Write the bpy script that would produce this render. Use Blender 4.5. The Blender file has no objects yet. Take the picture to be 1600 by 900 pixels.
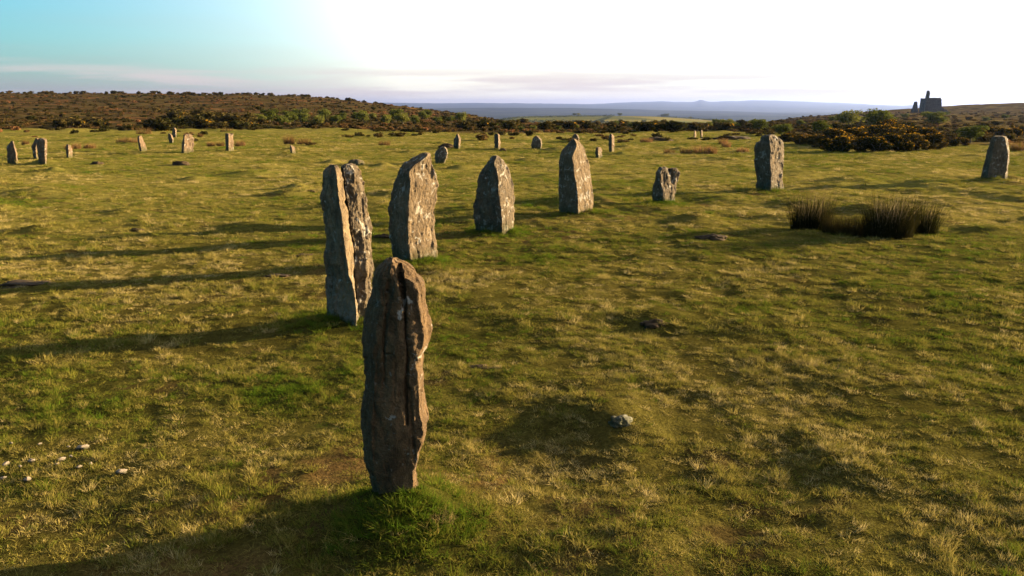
import bpy, math, random
import numpy as np

# ------------------------------------------------------------------ camera, world, sun, exposure
R = math.radians
S = bpy.context.scene
COL = S.collection
F, H = 1246.0, 2.3                       # focal length in pixels of the 1600 px photograph, eye height (m)
HORIZON = 165.0
P = math.atan((450 - HORIZON) / F)       # downward pitch
cam = bpy.data.cameras.new('camera')
cam_o = bpy.data.objects.new('camera', cam); COL.objects.link(cam_o)
cam.sensor_width = 36.0; cam.lens = F / 1600 * 36.0
cam.clip_start = 0.05; cam.clip_end = 80000
cam_o.location = (0, 0, H); cam_o.rotation_euler = (math.pi / 2 - P, 0, 0)
S.camera = cam_o

SUN_EL, SUN_BEHIND = 9.5, 20.0           # elevation, degrees beyond the picture plane (measured from +x towards +y)
world = bpy.data.worlds.new('World'); S.world = world; world.use_nodes = True
wn, wl = world.node_tree.nodes, world.node_tree.links
wn.clear()
wout = wn.new('ShaderNodeOutputWorld'); bg = wn.new('ShaderNodeBackground')
sky = wn.new('ShaderNodeTexSky'); sky.sky_type = 'NISHITA'; sky.sun_disc = False
sky.sun_elevation = R(SUN_EL); sky.sun_rotation = R(90 - SUN_BEHIND)
sky.altitude = 300; sky.air_density = 1.0; sky.dust_density = .6; sky.ozone_density = 4.5
bg.inputs[1].default_value = 0.05
# thin high veil that glows towards the low sun, and a lavender bank of mist lying along the horizon
def wmath(op, a, b=None, c=None):
    m = wn.new('ShaderNodeMath'); m.operation = op
    for k, v in enumerate((a, b, c)):
        if v is None: continue
        if isinstance(v, (int, float)): m.inputs[k].default_value = v
        else: wl.new(v, m.inputs[k])
    return m.outputs[0]
def wmix(fac, a, b, mode='MIX'):
    m = wn.new('ShaderNodeMix'); m.data_type = 'RGBA'; m.blend_type = mode; m.clamp_factor = True
    for q, v in ((m.inputs[0], fac), (m.inputs[6], a), (m.inputs[7], b)):
        if isinstance(v, (int, float)): q.default_value = v
        elif isinstance(v, tuple): q.default_value = (*v, 1)
        else: wl.new(v, q)
    return m.outputs[2]
wtc = wn.new('ShaderNodeTexCoord').outputs['Generated']
nv = wn.new('ShaderNodeVectorMath'); nv.operation = 'NORMALIZE'; wl.new(wtc, nv.inputs[0])
dt = wn.new('ShaderNodeVectorMath'); dt.operation = 'DOT_PRODUCT'; wl.new(nv.outputs[0], dt.inputs[0])
dt.inputs[1].default_value = (math.cos(R(SUN_EL)) * math.cos(R(SUN_BEHIND)), math.cos(R(SUN_EL)) * math.sin(R(SUN_BEHIND)), math.sin(R(SUN_EL)))
theta = wmath('ARCCOSINE', dt.outputs['Value'])
glow = wmath('MINIMUM', wmath('EXPONENT', wmath('DIVIDE', wmath('SUBTRACT', R(83), theta), R(10.5))), 1.7)
sxyz = wn.new('ShaderNodeSeparateXYZ'); wl.new(nv.outputs[0], sxyz.inputs[0])
low = wmath('EXPONENT', wmath('DIVIDE', wmath('MULTIPLY', wmath('ABSOLUTE', sxyz.outputs[2]), -1.0), .060))
st_ = wn.new('ShaderNodeVectorMath'); st_.operation = 'MULTIPLY'; wl.new(nv.outputs[0], st_.inputs[0]); st_.inputs[1].default_value = (3, 3, 42)
wno = wn.new('ShaderNodeTexNoise'); wl.new(st_.outputs[0], wno.inputs['Vector']); wno.inputs['Scale'].default_value = 1.0; wno.inputs['Detail'].default_value = 5
band = wmath('MULTIPLY', low, wmath('ADD', wmath('MULTIPLY', wno.outputs[0], .9), .5))
c_ = wmix(1.0, sky.outputs[0], (.15, .69, .63), 'MULTIPLY')        # the camera's cool, saturated rendering of clear sky
gcol = wn.new('ShaderNodeVectorMath'); gcol.operation = 'SCALE'; gcol.inputs[0].default_value = (2.1, 1.55, 1.25); wl.new(glow, gcol.inputs['Scale'])
c_ = wmix(1.0, c_, gcol.outputs[0], 'ADD')
mist = wmix(1.0, (1.12, .98, .97), wmix(.42, (0, 0, 0), gcol.outputs[0]), 'ADD')
c_ = wmix(band, c_, mist)
st2 = wn.new('ShaderNodeVectorMath'); st2.operation = 'MULTIPLY'; wl.new(nv.outputs[0], st2.inputs[0]); st2.inputs[1].default_value = (3.2, 3.2, 55)
wn2 = wn.new('ShaderNodeTexNoise'); wl.new(st2.outputs[0], wn2.inputs['Vector']); wn2.inputs['Scale'].default_value = 1.3; wn2.inputs['Detail'].default_value = 6; wn2.inputs['Roughness'].default_value = .55
lift = wmath('DIVIDE', wmath('SUBTRACT', sxyz.outputs[2], .024), .020)
strk = wmath('MULTIPLY', wmath('EXPONENT', wmath('MULTIPLY', wmath('MULTIPLY', lift, lift), -1.0)), wmath('MINIMUM', wmath('MAXIMUM', wmath('MULTIPLY', wmath('SUBTRACT', wn2.outputs[0], .44), 6.0), 0.0), .85))
c_ = wmix(strk, c_, (2.15, 1.82, 1.72))        # thin pinkish streaks of cloud just above the horizon
wl.new(c_, bg.inputs[0])
wl.new(bg.outputs[0], wout.inputs[0])

sl = bpy.data.lights.new('sun', 'SUN'); sl.energy = 5.0; sl.angle = R(0.5); sl.color = (1.0, 0.72, 0.39)
so = bpy.data.objects.new('sun', sl); COL.objects.link(so)
so.rotation_euler = (R(90 - SUN_EL), 0, R(90 + SUN_BEHIND))
S.view_settings.view_transform = 'Standard'; S.view_settings.look = 'None'
S.view_settings.gamma = 1.0; S.view_settings.use_curve_mapping = False
S.view_settings.exposure = 3.05

rng = np.random.default_rng(7); random.seed(7)

# ------------------------------------------------------------------ noise (numpy)
_perm = rng.permutation(512)
_perm = np.concatenate([_perm, _perm, _perm])
_gr = rng.normal(size=(512, 3)); _gr /= np.linalg.norm(_gr, axis=1)[:, None]
def noise3(x, y, z):
    x, y, z = np.broadcast_arrays(np.asarray(x, float), np.asarray(y, float), np.asarray(z, float))
    xi, yi, zi = np.floor(x).astype(int), np.floor(y).astype(int), np.floor(z).astype(int)
    xf, yf, zf = x - xi, y - yi, z - zi
    u, v, w = [t * t * t * (t * (t * 6 - 15) + 10) for t in (xf, yf, zf)]
    out = 0
    for i in (0, 1):
        for j in (0, 1):
            for k in (0, 1):
                h = _perm[_perm[_perm[(xi + i) & 511] + ((yi + j) & 511)] + ((zi + k) & 511)]
                g = _gr[h]
                d = g[..., 0] * (xf - i) + g[..., 1] * (yf - j) + g[..., 2] * (zf - k)
                out = out + d * (u if i else 1 - u) * (v if j else 1 - v) * (w if k else 1 - w)
    return out
def noise2(x, y, s=0.0): return noise3(x, y, s + 0.37)
def fbm3(x, y, z, o=4):
    a, f, t = 1.0, 1.0, 0
    for k in range(o):
        t = t + a * noise3(x * f + 11 * k, y * f + 7 * k, z * f + 3 * k); a *= .5; f *= 2.03
    return t
def fbm2(x, y, o=4, s=0.0): return fbm3(x, y, np.zeros_like(np.asarray(x, float)) + s + .37, o)
def smooth(a, b, x):
    t = np.clip((x - a) / (b - a), 0, 1); return t * t * (3 - 2 * t)

# ------------------------------------------------------------------ pixels and terrain
def ray(px, py):
    u, v = (px - 800) / F, (450 - py) / F
    return u, math.cos(P) + v * math.sin(P), -math.sin(P) + v * math.cos(P)
def flat(px, py, z=0.0):
    dx, dy, dz = ray(px, py); t = (z - H) / dz
    return dx * t, dy * t
# terrain control table: height (m) by picture column (direction) and distance (m)
DEP = [1, 60, 90, 130, 180, 220, 260, 300, 345, 400, 450, 520, 700, 900, 1300, 1800, 2400, 3500, 5000, 7000, 9000, 14000, 18000, 26000]
COLS = [-900, 0, 400, 500, 640, 740, 800, 900, 1020, 1150, 1220, 1260, 1340, 1400, 1500, 1600, 2500]
FAR = [-60, -55, -16, -70, 38, 40, -60]
TAB = {
 -900: [0, 0, -.1, .2, 1.2, 2.4, 3.9, 5.6, 8.0, 8.6, 8, 6, 0, -10, -30, -45, -60] + FAR,
 0:    [0, 0, -.1, .1, 1.2, 2.3, 3.7, 5.4, 7.4, 7.6, 7, 4, -5, -20, -35, -45, -60] + FAR,
 400:  [0, 0, -.1, .0, 1.1, 2.2, 3.6, 5.3, 7.0, 6.8, 5, 2, -10, -25, -40, -45, -60] + FAR,
 500:  [0, 0, -.1, .0, 0.9, 1.9, 3.1, 4.6, 5.9, 5.4, 4, 0, -12, -25, -40, -45, -60] + FAR,
 640:  [0, 0, -.2, -.2, .3, .9, 1.5, 1.9, 1.2, 0, -2, -6, -18, -28, -40, -45, -60] + FAR[:4] + [52, 36, -60],
 740:  [0, 0, -.2, -.5, -.6, -.6, -.8, -1.6, -3, -6, -9, -13, -22, -26, -32, -38, -60] + FAR[:4] + [44, 36, -60],
 800:  [0, 0, -.3, -.8, -1.4, -2.0, -3, -5, -7.5, -10, -13, -16, -22, -22, -21, -20, -60] + FAR[:4] + [36, 30, -60],
 900:  [0, 0, -.3, -.9, -2.0, -3.2, -5, -7, -9, -12, -14, -17, -22, -22, -20, -18, -60] + FAR[:4] + [30, 40, -60],
 1020: [0, 0, -.3, -.9, -2.0, -3.4, -5, -7, -9, -12, -14, -17, -22, -22, -20, -19, -60] + FAR[:2] + [-28, -70, 20, 85, -60],
 1150: [0, 0, -.3, -.9, -1.8, -2.8, -4, -6, -8, -10, -13, -16, -22, -23, -25, -32, -70] + FAR[:2] + [-45, -70, 10, 112, -60],
 1220: [0, 0, -.3, -.8, -1.5, -2.2, -3, -3.6, -4, -4.6, -6, -9, -18, -24, -30, -40, -70] + FAR[:2] + [-60, -70, 10, 122, -60],
 1260: [0, 0, -.2, -.6, -1.2, -1.7, -2.2, -2.6, -2.8, -3.2, -4.2, -7, -16, -24, -30, -40, -70] + FAR[:2] + [-60, -70, 10, 104, -60],
 1340: [0, 0, -.2, -.5, -.9, -1.3, -1.6, -1.7, -1.5, -.9, -1.4, -4, -14, -22, -30, -40, -70] + FAR[:2] + [-60, -70, 0, 40, -60],
 1400: [0, 0, -.1, -.3, -.7, -1.0, -1.2, -1.3, -1.6, -1.1, .6, -1, -10, -20, -30, -40, -70] + FAR[:2] + [-60, -70, 0, 0, -60],
 1500: [0, 0, -.1, -.3, -.6, -.8, -1.0, -1.0, -1.2, -.9, 2.6, 2.8, -4, -15, -30, -40, -70] + FAR[:2] + [-60, -70, 0, 0, -60],
 1600: [0, 0, -.1, -.3, -.5, -.7, -.8, -.6, -.2, 1.6, 3.8, 4, -2, -12, -30, -40, -70] + FAR[:2] + [-60, -70, 0, 0, -60],
 2500: [0, 0, -.1, -.3, -.5, -.7, -.8, -.4, .4, 2.4, 5, 6, 2, -8, -30, -40, -70] + FAR[:2] + [-60, -70, 0, 0, -60],
}
_tab = np.array([TAB[c] for c in COLS], float)
_ld = np.log(np.array(DEP, float))
GC = np.linspace(-900, 2500, 341); GL = np.linspace(0, math.log(26000), 420)
_t1 = np.array([np.interp(GL, _ld, r) for r in _tab])
_t2 = np.array([np.interp(GC, COLS, _t1[:, j]) for j in range(len(GL))]).T
def _blur(a, n, ax):
    for _ in range(n):
        p = np.pad(a, [(1, 1) if i == ax else (0, 0) for i in (0, 1)], mode='edge')
        a = (p[:-2] + 2 * p[1:-1] + p[2:]) / 4 if ax == 0 else (p[:, :-2] + 2 * p[:, 1:-1] + p[:, 2:]) / 4
    return a
_t2 = _blur(_blur(_t2, 3, 0), 4, 1)
def polar(x, y):
    a = np.arctan2(x, y); a = np.clip(a, -0.94, 0.94)
    r = np.hypot(x, y)
    return 800 + F / math.cos(P) * np.tan(a), np.maximum(r * np.cos(a), 1.0)
def macro(x, y):
    c, d = polar(x, y)
    ci = np.clip((c - GC[0]) / (GC[1] - GC[0]), 0, len(GC) - 1.001); li = np.clip(np.log(d) / GL[1], 0, len(GL) - 1.001)
    i, j = ci.astype(int), li.astype(int); f, g = ci - i, li - j
    return (_t2[i, j] * (1 - f) + _t2[i + 1, j] * f) * (1 - g) + (_t2[i, j + 1] * (1 - f) + _t2[i + 1, j + 1] * f) * g
MOUNDS = []                              # (x, y, radius, height): hummocks and hollows
def height(x, y, fine=True):
    x, y = np.asarray(x, float), np.asarray(y, float)
    r = np.hypot(x, y)
    z = macro(x, y)
    z = z + smooth(90, 200, r) * .5 * fbm2(x / 38, y / 38, 3, 5.) * (1 - smooth(700, 1500, r))
    z = z + smooth(3500, 6000, r) * 12 * fbm2(x / 1700, y / 1700, 4, 9.)
    if fine:
        near = 1 - smooth(60, 130, r)
        w = .55 + .45 * smooth(-.2, .3, noise2(x / 5, y / 5, 2.))
        w = w * (.55 + .45 * smooth(-2.5, .5, x)) * .85
        z = z + near * (.04 * fbm2(x / 2.6, y / 2.6, 2, 1.) + w * .085 * noise2(x / .85, y / .85, 3.) + w * .055 * noise2(x / .38, y / .38, 4.) + w * .022 * noise2(x / .17, y / .17, 6.))
        z = z + smooth(10, 22, r) * near * .07 * np.maximum(0, noise2(x / 1.9, y / 1.3, 8.) - .12)
        z = z + smooth(55, 90, r) * (1 - smooth(500, 900, r)) * .35 * fbm2(x / 3.5, y / 3.5, 3, 12.)
    c, dp = polar(x, y)
    z = z + smooth(10000, 16000, r) * (26 * noise2(c / 60, c * 0, 91.) + 12 * noise2(c / 17, c * 0, 93.) + 45 * np.exp(-((c - 1095) / 7.) ** 2))
    for (mx, my, mr, mh) in MOUNDS:
        dd = (x - mx) ** 2 + (y - my) ** 2
        m = dd < (3 * mr) ** 2
        if np.any(m): z = z + np.where(m, mh * np.exp(-dd / (mr * mr)), 0)
    return z
def h1(x, y): return float(height(np.array([x]), np.array([y]))[0])
FX = F / math.cos(P)                      # pixels per unit slope at the level of the horizon
def hit(px, py, d0=20.0, d1=600.0):
    """where the sight line through a pixel meets the moor"""
    dx, dy, dz = ray(px, py)
    d = np.exp(np.linspace(math.log(d0), math.log(d1), 900)); t = d / dy
    zz = H + dz * t; gg = height(dx * t, d, False)
    k = np.argmax(gg > zz)
    if not np.any(gg > zz): k = int(np.argmin(zz - gg))
    return dx * t[k], d[k], float(gg[k])

# ------------------------------------------------------------------ mesh and object helpers
def mesh_np(name, v, f, mats, smooth_on=False, mi=None):
    """f: list of (n,k) arrays of polygons"""
    me = bpy.data.meshes.new(name)
    if not isinstance(f, (list, tuple)): f = [f]
    f = [np.asarray(a, np.int32) for a in f]
    me.vertices.add(len(v)); me.vertices.foreach_set('co', np.asarray(v, np.float32).ravel())
    tot = np.concatenate([np.full(len(a), a.shape[1], np.int32) for a in f])
    idx = np.concatenate([a.ravel() for a in f])
    me.loops.add(len(idx)); me.loops.foreach_set('vertex_index', idx)
    me.polygons.add(len(tot))
    me.polygons.foreach_set('loop_start', np.concatenate([[0], np.cumsum(tot)[:-1]]).astype(np.int32))
    me.polygons.foreach_set('loop_total', tot)
    if mi is not None: me.polygons.foreach_set('material_index', np.asarray(mi, np.int32))
    if smooth_on: me.polygons.foreach_set('use_smooth', np.ones(len(tot), bool))
    for m in (mats if isinstance(mats, (list, tuple)) else [mats]): me.materials.append(m)
    me.update(calc_edges=True); me.validate()
    return me
def link(name, data, loc=(0, 0, 0), rz=0, parent=None, sc=None):
    o = bpy.data.objects.new(name, data); COL.objects.link(o)
    o.location = loc; o.rotation_euler = (0, 0, rz)
    if sc is not None: o.scale = sc if hasattr(sc, '__len__') else (sc,) * 3
    if parent is not None: o.parent = parent
    return o
def tag(o, label=None, cat=None, group=None, kind=None):
    for k, v in (('label', label), ('category', cat), ('group', group), ('kind', kind)):
        if v: o[k] = v
    return o

# ------------------------------------------------------------------ materials
def new_mat(name):
    m = bpy.data.materials.new(name); m.use_nodes = True
    n, l = m.node_tree.nodes, m.node_tree.links; n.clear()
    return m, n, l, n.new('ShaderNodeOutputMaterial')
def nnoise(n, l, vec, scale, detail=5, rough=.6, dist=0.0):
    t = n.new('ShaderNodeTexNoise'); t.inputs['Scale'].default_value = scale; t.inputs['Detail'].default_value = detail
    t.inputs['Roughness'].default_value = rough; t.inputs['Distortion'].default_value = dist
    if vec is not None: l.new(vec, t.inputs['Vector'])
    return t.outputs[0]
def nramp(n, l, fac, stops):
    r = n.new('ShaderNodeValToRGB'); l.new(fac, r.inputs[0])
    e = r.color_ramp.elements
    while len(e) < len(stops): e.new(.5)
    for k, (p, c) in enumerate(stops):
        e[k].position = p; e[k].color = (*c, 1) if hasattr(c, '__len__') else (c, c, c, 1)
    return r.outputs[0]
def nmix(n, l, fac, a, b, mode='MIX'):
    m = n.new('ShaderNodeMix'); m.data_type = 'RGBA'; m.blend_type = mode
    for s, v in ((m.inputs[0], fac), (m.inputs[6], a), (m.inputs[7], b)):
        if isinstance(v, (int, float)): s.default_value = v
        elif isinstance(v, tuple): s.default_value = (*v, 1)
        else: l.new(v, s)
    return m.outputs[2]
def nmath(n, l, op, a, b):
    m = n.new('ShaderNodeMath'); m.operation = op
    for s, v in zip(m.inputs, (a, b)):
        if isinstance(v, (int, float)): s.default_value = v
        else: l.new(v, s)
    return m.outputs[0]
def nbump(n, l, h, strength, dist):
    b = n.new('ShaderNodeBump'); b.inputs['Strength'].default_value = strength; b.inputs['Distance'].default_value = dist
    l.new(h, b.inputs['Height']); return b.outputs[0]

def ground_material():
    m, n, l, out = new_mat('moor_ground')
    p = n.new('ShaderNodeBsdfPrincipled'); l.new(p.outputs[0], out.inputs[0])
    p.inputs['Roughness'].default_value = 1; p.inputs['Specular IOR Level'].default_value = 0.0
    at = n.new('ShaderNodeAttribute'); at.attribute_name = 'col'
    tc = n.new('ShaderNodeTexCoord').outputs['Object']
    a = nnoise(n, l, tc, 38, 4, .7); b = nnoise(n, l, tc, 3.2, 5, .65)
    v = nramp(n, l, a, [(.3, .45), (.7, 1.5)]); w = nramp(n, l, b, [(.3, .65), (.7, 1.35)])
    c = nmix(n, l, 1.0, nmix(n, l, 1.0, at.outputs[0], v, 'MULTIPLY'), w, 'MULTIPLY')
    l.new(c, p.inputs['Base Color'])
    l.new(nbump(n, l, a, .9, .03), p.inputs['Normal'])
    return m
def leafy(name, ramp, trans=.4, attr=None, spread=.35):
    """two sided foliage, colour picked along ramp by a per-instance attribute or by the object and a noise"""
    m, n, l, out = new_mat(name)
    tc = n.new('ShaderNodeTexCoord').outputs['Object']
    oi = n.new('ShaderNodeObjectInfo')
    if attr:
        a = n.new('ShaderNodeAttribute'); a.attribute_name = attr; a.attribute_type = 'INSTANCER'; base = a.outputs['Fac']
    else: base = oi.outputs['Random']
    ns = nnoise(n, l, tc, 40 if attr else 6, 2, .6)
    f = nmath(n, l, 'ADD', base, nmath(n, l, 'MULTIPLY', nmath(n, l, 'SUBTRACT', ns, .5), spread * 3))
    c = nramp(n, l, f, ramp)
    d = n.new('ShaderNodeBsdfDiffuse'); t = n.new('ShaderNodeBsdfTranslucent'); mx = n.new('ShaderNodeMixShader')
    l.new(c, d.inputs[0]); l.new(c, t.inputs[0]); mx.inputs[0].default_value = trans
    l.new(d.outputs[0], mx.inputs[1]); l.new(t.outputs[0], mx.inputs[2]); l.new(mx.outputs[0], out.inputs[0])
    return m
def stone_material(name, dark, mid, light, lichen=.5, ochre=.4, scale=1.0, foot=0):
    m, n, l, out = new_mat(name)
    p = n.new('ShaderNodeBsdfPrincipled'); l.new(p.outputs[0], out.inputs[0])
    p.inputs['Roughness'].default_value = .92; p.inputs['Specular IOR Level'].default_value = .15
    tc = n.new('ShaderNodeTexCoord').outputs['Object']; oi = n.new('ShaderNodeObjectInfo')
    ad = n.new('ShaderNodeVectorMath'); ad.operation = 'ADD'; l.new(tc, ad.inputs[0])
    cx = n.new('ShaderNodeCombineXYZ'); k = nmath(n, l, 'MULTIPLY', oi.outputs['Random'], 37.)
    for i in range(3): l.new(k, cx.inputs[i])
    l.new(cx.outputs[0], ad.inputs[1]); v = ad.outputs[0]
    st = n.new('ShaderNodeVectorMath'); st.operation = 'MULTIPLY'; l.new(v, st.inputs[0]); st.inputs[1].default_value = (1, 1, .5)
    big = nnoise(n, l, st.outputs[0], 5 * scale, 6, .62, .4); grain = nnoise(n, l, v, 110 * scale, 3, .7); streak = nnoise(n, l, st.outputs[0], 22 * scale, 5, .65, .6)
    c = nramp(n, l, big, [(.28, dark), (.5, mid), (.74, light)])
    c = nmix(n, l, .75, c, nramp(n, l, streak, [(.3, .38), (.52, 1.0), (.75, 1.3)]), 'MULTIPLY')
    c = nmix(n, l, .8, c, nramp(n, l, grain, [(.3, .55), (.7, 1.4)]), 'MULTIPLY')
    oc = nramp(n, l, nnoise(n, l, v, 7 * scale, 5, .7), [(.55, 0.), (.68, 1.)])
    c = nmix(n, l, nmath(n, l, 'MULTIPLY', oc, ochre), c, (.12, .075, .022))
    lc = nramp(n, l, nnoise(n, l, v, 9.5 * scale, 6, .62, .8), [(.66 - .12 * lichen, 0.), (.69 - .12 * lichen, 1.)])
    lr = nramp(n, l, nnoise(n, l, v, 3.1 * scale, 2, .5), [(.42, 0.), (.55, 1.)])
    c = nmix(n, l, nmath(n, l, 'MULTIPLY', nmath(n, l, 'MULTIPLY', lc, lr), .85), c, (.23, .22, .19))
    sp = nramp(n, l, nnoise(n, l, v, 34 * scale, 3, .5), [(.66, 0.), (.70, 1.)])
    c = nmix(n, l, nmath(n, l, 'MULTIPLY', sp, .6 * min(1, lichen + .3)), c, (.20, .20, .18))
    sz = n.new('ShaderNodeSeparateXYZ'); l.new(tc, sz.inputs[0])
    al = nmath(n, l, 'ADD', sz.outputs[2], nmath(n, l, 'MULTIPLY', big, .3))
    c = nmix(n, l, nramp(n, l, al, [(.16, .75), (.42, 0.)]), c, (.028, .034, .010))
    if foot:                                                             # pale crust of lichen low on the stone
        fz = nmath(n, l, 'ADD', sz.outputs[2], nmath(n, l, 'MULTIPLY', nmath(n, l, 'SUBTRACT', big, .5), 1.1))
        fm = nmath(n, l, 'MULTIPLY', nramp(n, l, fz, [(foot - .12, .9), (foot, 0.)]), nramp(n, l, nnoise(n, l, v, 24, 5, .7), [(.44, .0), (.56, 1.)]))
        c = nmix(n, l, nmath(n, l, 'MULTIPLY', fm, .8), c, (.135, .12, .095))
    l.new(c, p.inputs['Base Color'])
    hsum = nmath(n, l, 'ADD', nmath(n, l, 'MULTIPLY', streak, 1.0), nmath(n, l, 'MULTIPLY', grain, .5))
    l.new(nbump(n, l, hsum, 1.0, .03 / scale), p.inputs['Normal'])
    return m
def plain(name, c0, c1, scale=20, bump=.4):
    m, n, l, out = new_mat(name)
    p = n.new('ShaderNodeBsdfPrincipled'); l.new(p.outputs[0], out.inputs[0]); p.inputs['Roughness'].default_value = .95
    p.inputs['Specular IOR Level'].default_value = .1
    tc = n.new('ShaderNodeTexCoord').outputs['Object']; a = nnoise(n, l, tc, scale, 5, .7)
    l.new(nramp(n, l, a, [(.3, c0), (.7, c1)]), p.inputs['Base Color']); l.new(nbump(n, l, a, bump, .3 / scale), p.inputs['Normal'])
    return m

M_GROUND = ground_material()
M_GRASS = leafy('grass_blades', [(.0, (.048, .086, .007)), (.3, (.072, .086, .011)), (.55, (.120, .108, .021)), (.82, (.195, .160, .046)), (1., (.29, .235, .10))], .30, 'tint', .30)
M_HEATH = leafy('heath_scrub', [(0., (.018, .020, .006)), (.4, (.040, .030, .010)), (.7, (.085, .050, .020)), (1., (.15, .070, .030))], .25, 'tint', .2)
M_GORSE = leafy('gorse_needles', [(0., (.020, .022, .006)), (.5, (.036, .030, .010)), (1., (.060, .046, .015))], .2)
M_FLOWER = leafy('gorse_flowers', [(0., (.20, .10, .009)), (1., (.33, .18, .013))], .35)
M_TREE = leafy('thorn_leaves', [(0., (.040, .050, .010)), (.5, (.066, .078, .017)), (1., (.100, .104, .024))], .3)
M_BARK = plain('bark', (.04, .033, .026), (.10, .085, .065), 14)
M_RUSH = leafy('rush_stems', [(0., (.010, .011, .003)), (.5, (.018, .016, .005)), (1., (.026, .020, .006))], .25)
M_DRYRUSH = leafy('dry_rush_stems', [(0., (.16, .12, .06)), (1., (.28, .22, .13))], .3)
M_TUSSOCK = leafy('moor_grass', [(0., (.075, .045, .018)), (.5, (.12, .072, .028)), (1., (.17, .095, .04))], .35)
M_STRAW = leafy('straw_tuft', [(0., (.15, .115, .045)), (1., (.20, .155, .065))], .3)
M_PEAT = plain('peat', (.012, .009, .005), (.050, .034, .018), 30, .9)
M_HEDGE = leafy('hedge_leaves', [(0., (.020, .030, .012)), (1., (.05, .06, .02))], .2)
M_RUIN = plain('ruined_masonry', (.030, .028, .026), (.075, .068, .060), 1.2, .5)
ST_BROWN = stone_material('granite_brown', (.040, .026, .012), (.072, .046, .022), (.112, .072, .036), .25, .15)
ST_GREY = stone_material('granite_grey', (.038, .031, .021), (.078, .060, .038), (.115, .088, .055), .75, .4)
ST_FOOT = stone_material('granite_pale_foot', (.055, .042, .026), (.125, .092, .054), (.185, .138, .082), .3, .3, 1.0, .52)
ST_PALE = stone_material('granite_pale', (.060, .043, .025), (.100, .073, .043), (.135, .100, .060), .8, .4)
ST_FAR = stone_material('granite_weathered', (.042, .031, .021), (.085, .060, .038), (.130, .092, .058), .6, .3, .8)
ST_CHIP = stone_material('granite_chip', (.16, .13, .10), (.25, .21, .16), (.32, .27, .21), .3, .2, 3.0)
ST_QUARTZ = stone_material('quartz_boulder', (.030, .028, .024), (.075, .070, .060), (.18, .17, .15), 1.0, .0, 2.0)

# ------------------------------------------------------------------ stone outlines, traced as (row, left, ridge, right) pixels
STONES = []
def stone_spec(name, base, rows, sec, mat, label, **kw):
    STONES.append(dict(name=name, base=base, rows=rows, sec=sec, mat=mat, label=label, **kw))
def ridge(df, dl, dr, db): return [(0, 0, dl), (0, 1, -df), (1, 0, dr), (.8, 0, db), (.25, 0, db * .9)]

stone_spec('standing_stone', (618, 772), [(409,610,616,620),(412,602,617,626),(417,596,622,640),(424,588,625,648),(433,583,640,651),(440,581,648,658),(444,580,650,662),(456,579.5,657,666),(473,578,655,664),(493,574,658,668),(516,571,664,674),(538,569,661,670),(553,568,654,662),(584,568,654,661),(620,568,656,662),(636,567,657,664),(660,563,661,668),(674,562,662,669),(688,563,661,668),(703,565,654,660),(716,567,651,656),(726,570,648,653),(738,572,646,652),(752,576,646,652.5),(772,581,646,653),(800,582,647,653)],
   [(0,0,.14),(.16,0,-.035),(0,.55,-.075),(0,1,-.045),(1,0,.05),(.97,0,.24),(.5,0,.30),(.08,0,.27)], ST_BROWN,
   'brown split standing stone with grassy mound at its foot, vertical cracks down its shaded face',
   n=200, m=330, amp=.010, z0=.20, cracks=[([(624,412),(627,440),(632,470),(633,520),(637,560),(634,600),(636,660)],.0065,.045),([(607,436),(605,470),(602,500),(600,540),(601,570),(600,600)],.006,.022),([(599,548),(612,546),(618,549)],.006,.02),([(617,560),(616,640)],.005,.01),([(640,600),(642,640),(646,690),(648,720)],.007,.02),([(590,560),(586,640),(584,720)],.006,.010)])
SPLIT_A = [(259,517,522,528),(262,511,523.5,533.5),(267,505,525,535),(281,502,526.5,538),(304,500.6,528.5,540),(318,501.5,531,541.5),(335,504,534,545),(346,505,535,546),(367,507.5,536.7,549),(390,509.4,539.5,551),(402,507.5,542,552.5),(411,506,543.5,553),(425,508,545,552),(434,509,550,552.5),(442,509,551.5,554),(461,509,555,557),(473,509,556,558),(498,512,556.5,558.5),(512,512,556.5,558.5),(530,512,556.5,558.5)]
SPLIT_B = [(258,539.5,547,550),(260,533.5,551,558),(269,533.5,554,566),(290,536.5,556,570),(315,539.0,557,573),(337,543.5,559,576),(359,546.0,564,582),(378,547.5,570,584),(390,550.0,572,584),(403,551.5,573,582.5),(423,550.5,575,582.5),(439,552.0,572,580),(458,555.0,571.5,579),(473,556.5,572,579),(495,557.5,574,576),(512,557.5,574,576),(530,557.5,574,576)]
stone_spec('standing_stone', (642, 413), [(240,660,668,671),(242,653,668,672),(248,642,661,673.5),(256,631,648,675.5),(262,626,642,677),(270,622,638,680),(282,618,641,683.5),(289,615,641,685),(301,611,639.5,684),(312,609,638.5,683),(328,606,637,681),(351,607,637,679.5),(373,609,638,680),(385,611,639,682),(397,613.4,640,684),(406,615,641,684.5),(416,615,641.5,684.5),(430,615,641.5,684.5)],
   ridge(.24,.12,.16,.34), ST_PALE, 'tall leaning stone with broad sunlit face spotted by pale lichen and sloping top', n=150, m=200, amp=.014)
stone_spec('standing_stone', (782, 365), [(244,770,776,779),(247,767,775,782),(253,762,772,788),(258,758,773,792),(266,752,775.5,797),(272,749,777,799),(282,747.5,778.7,801),(291,746.5,778.7,802),(300,745,779,803),(310,742,781,804.6),(324,738,782.5,804),(342,739,784,803.2),(355,743,785,803),(366,744,785,803),(380,744,785,803)],
   ridge(.26,.22,.14,.42), ST_GREY, 'blunt pointed stone with black shaded side flecked white and rough sunlit flank', n=140, m=150, amp=.017)
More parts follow.
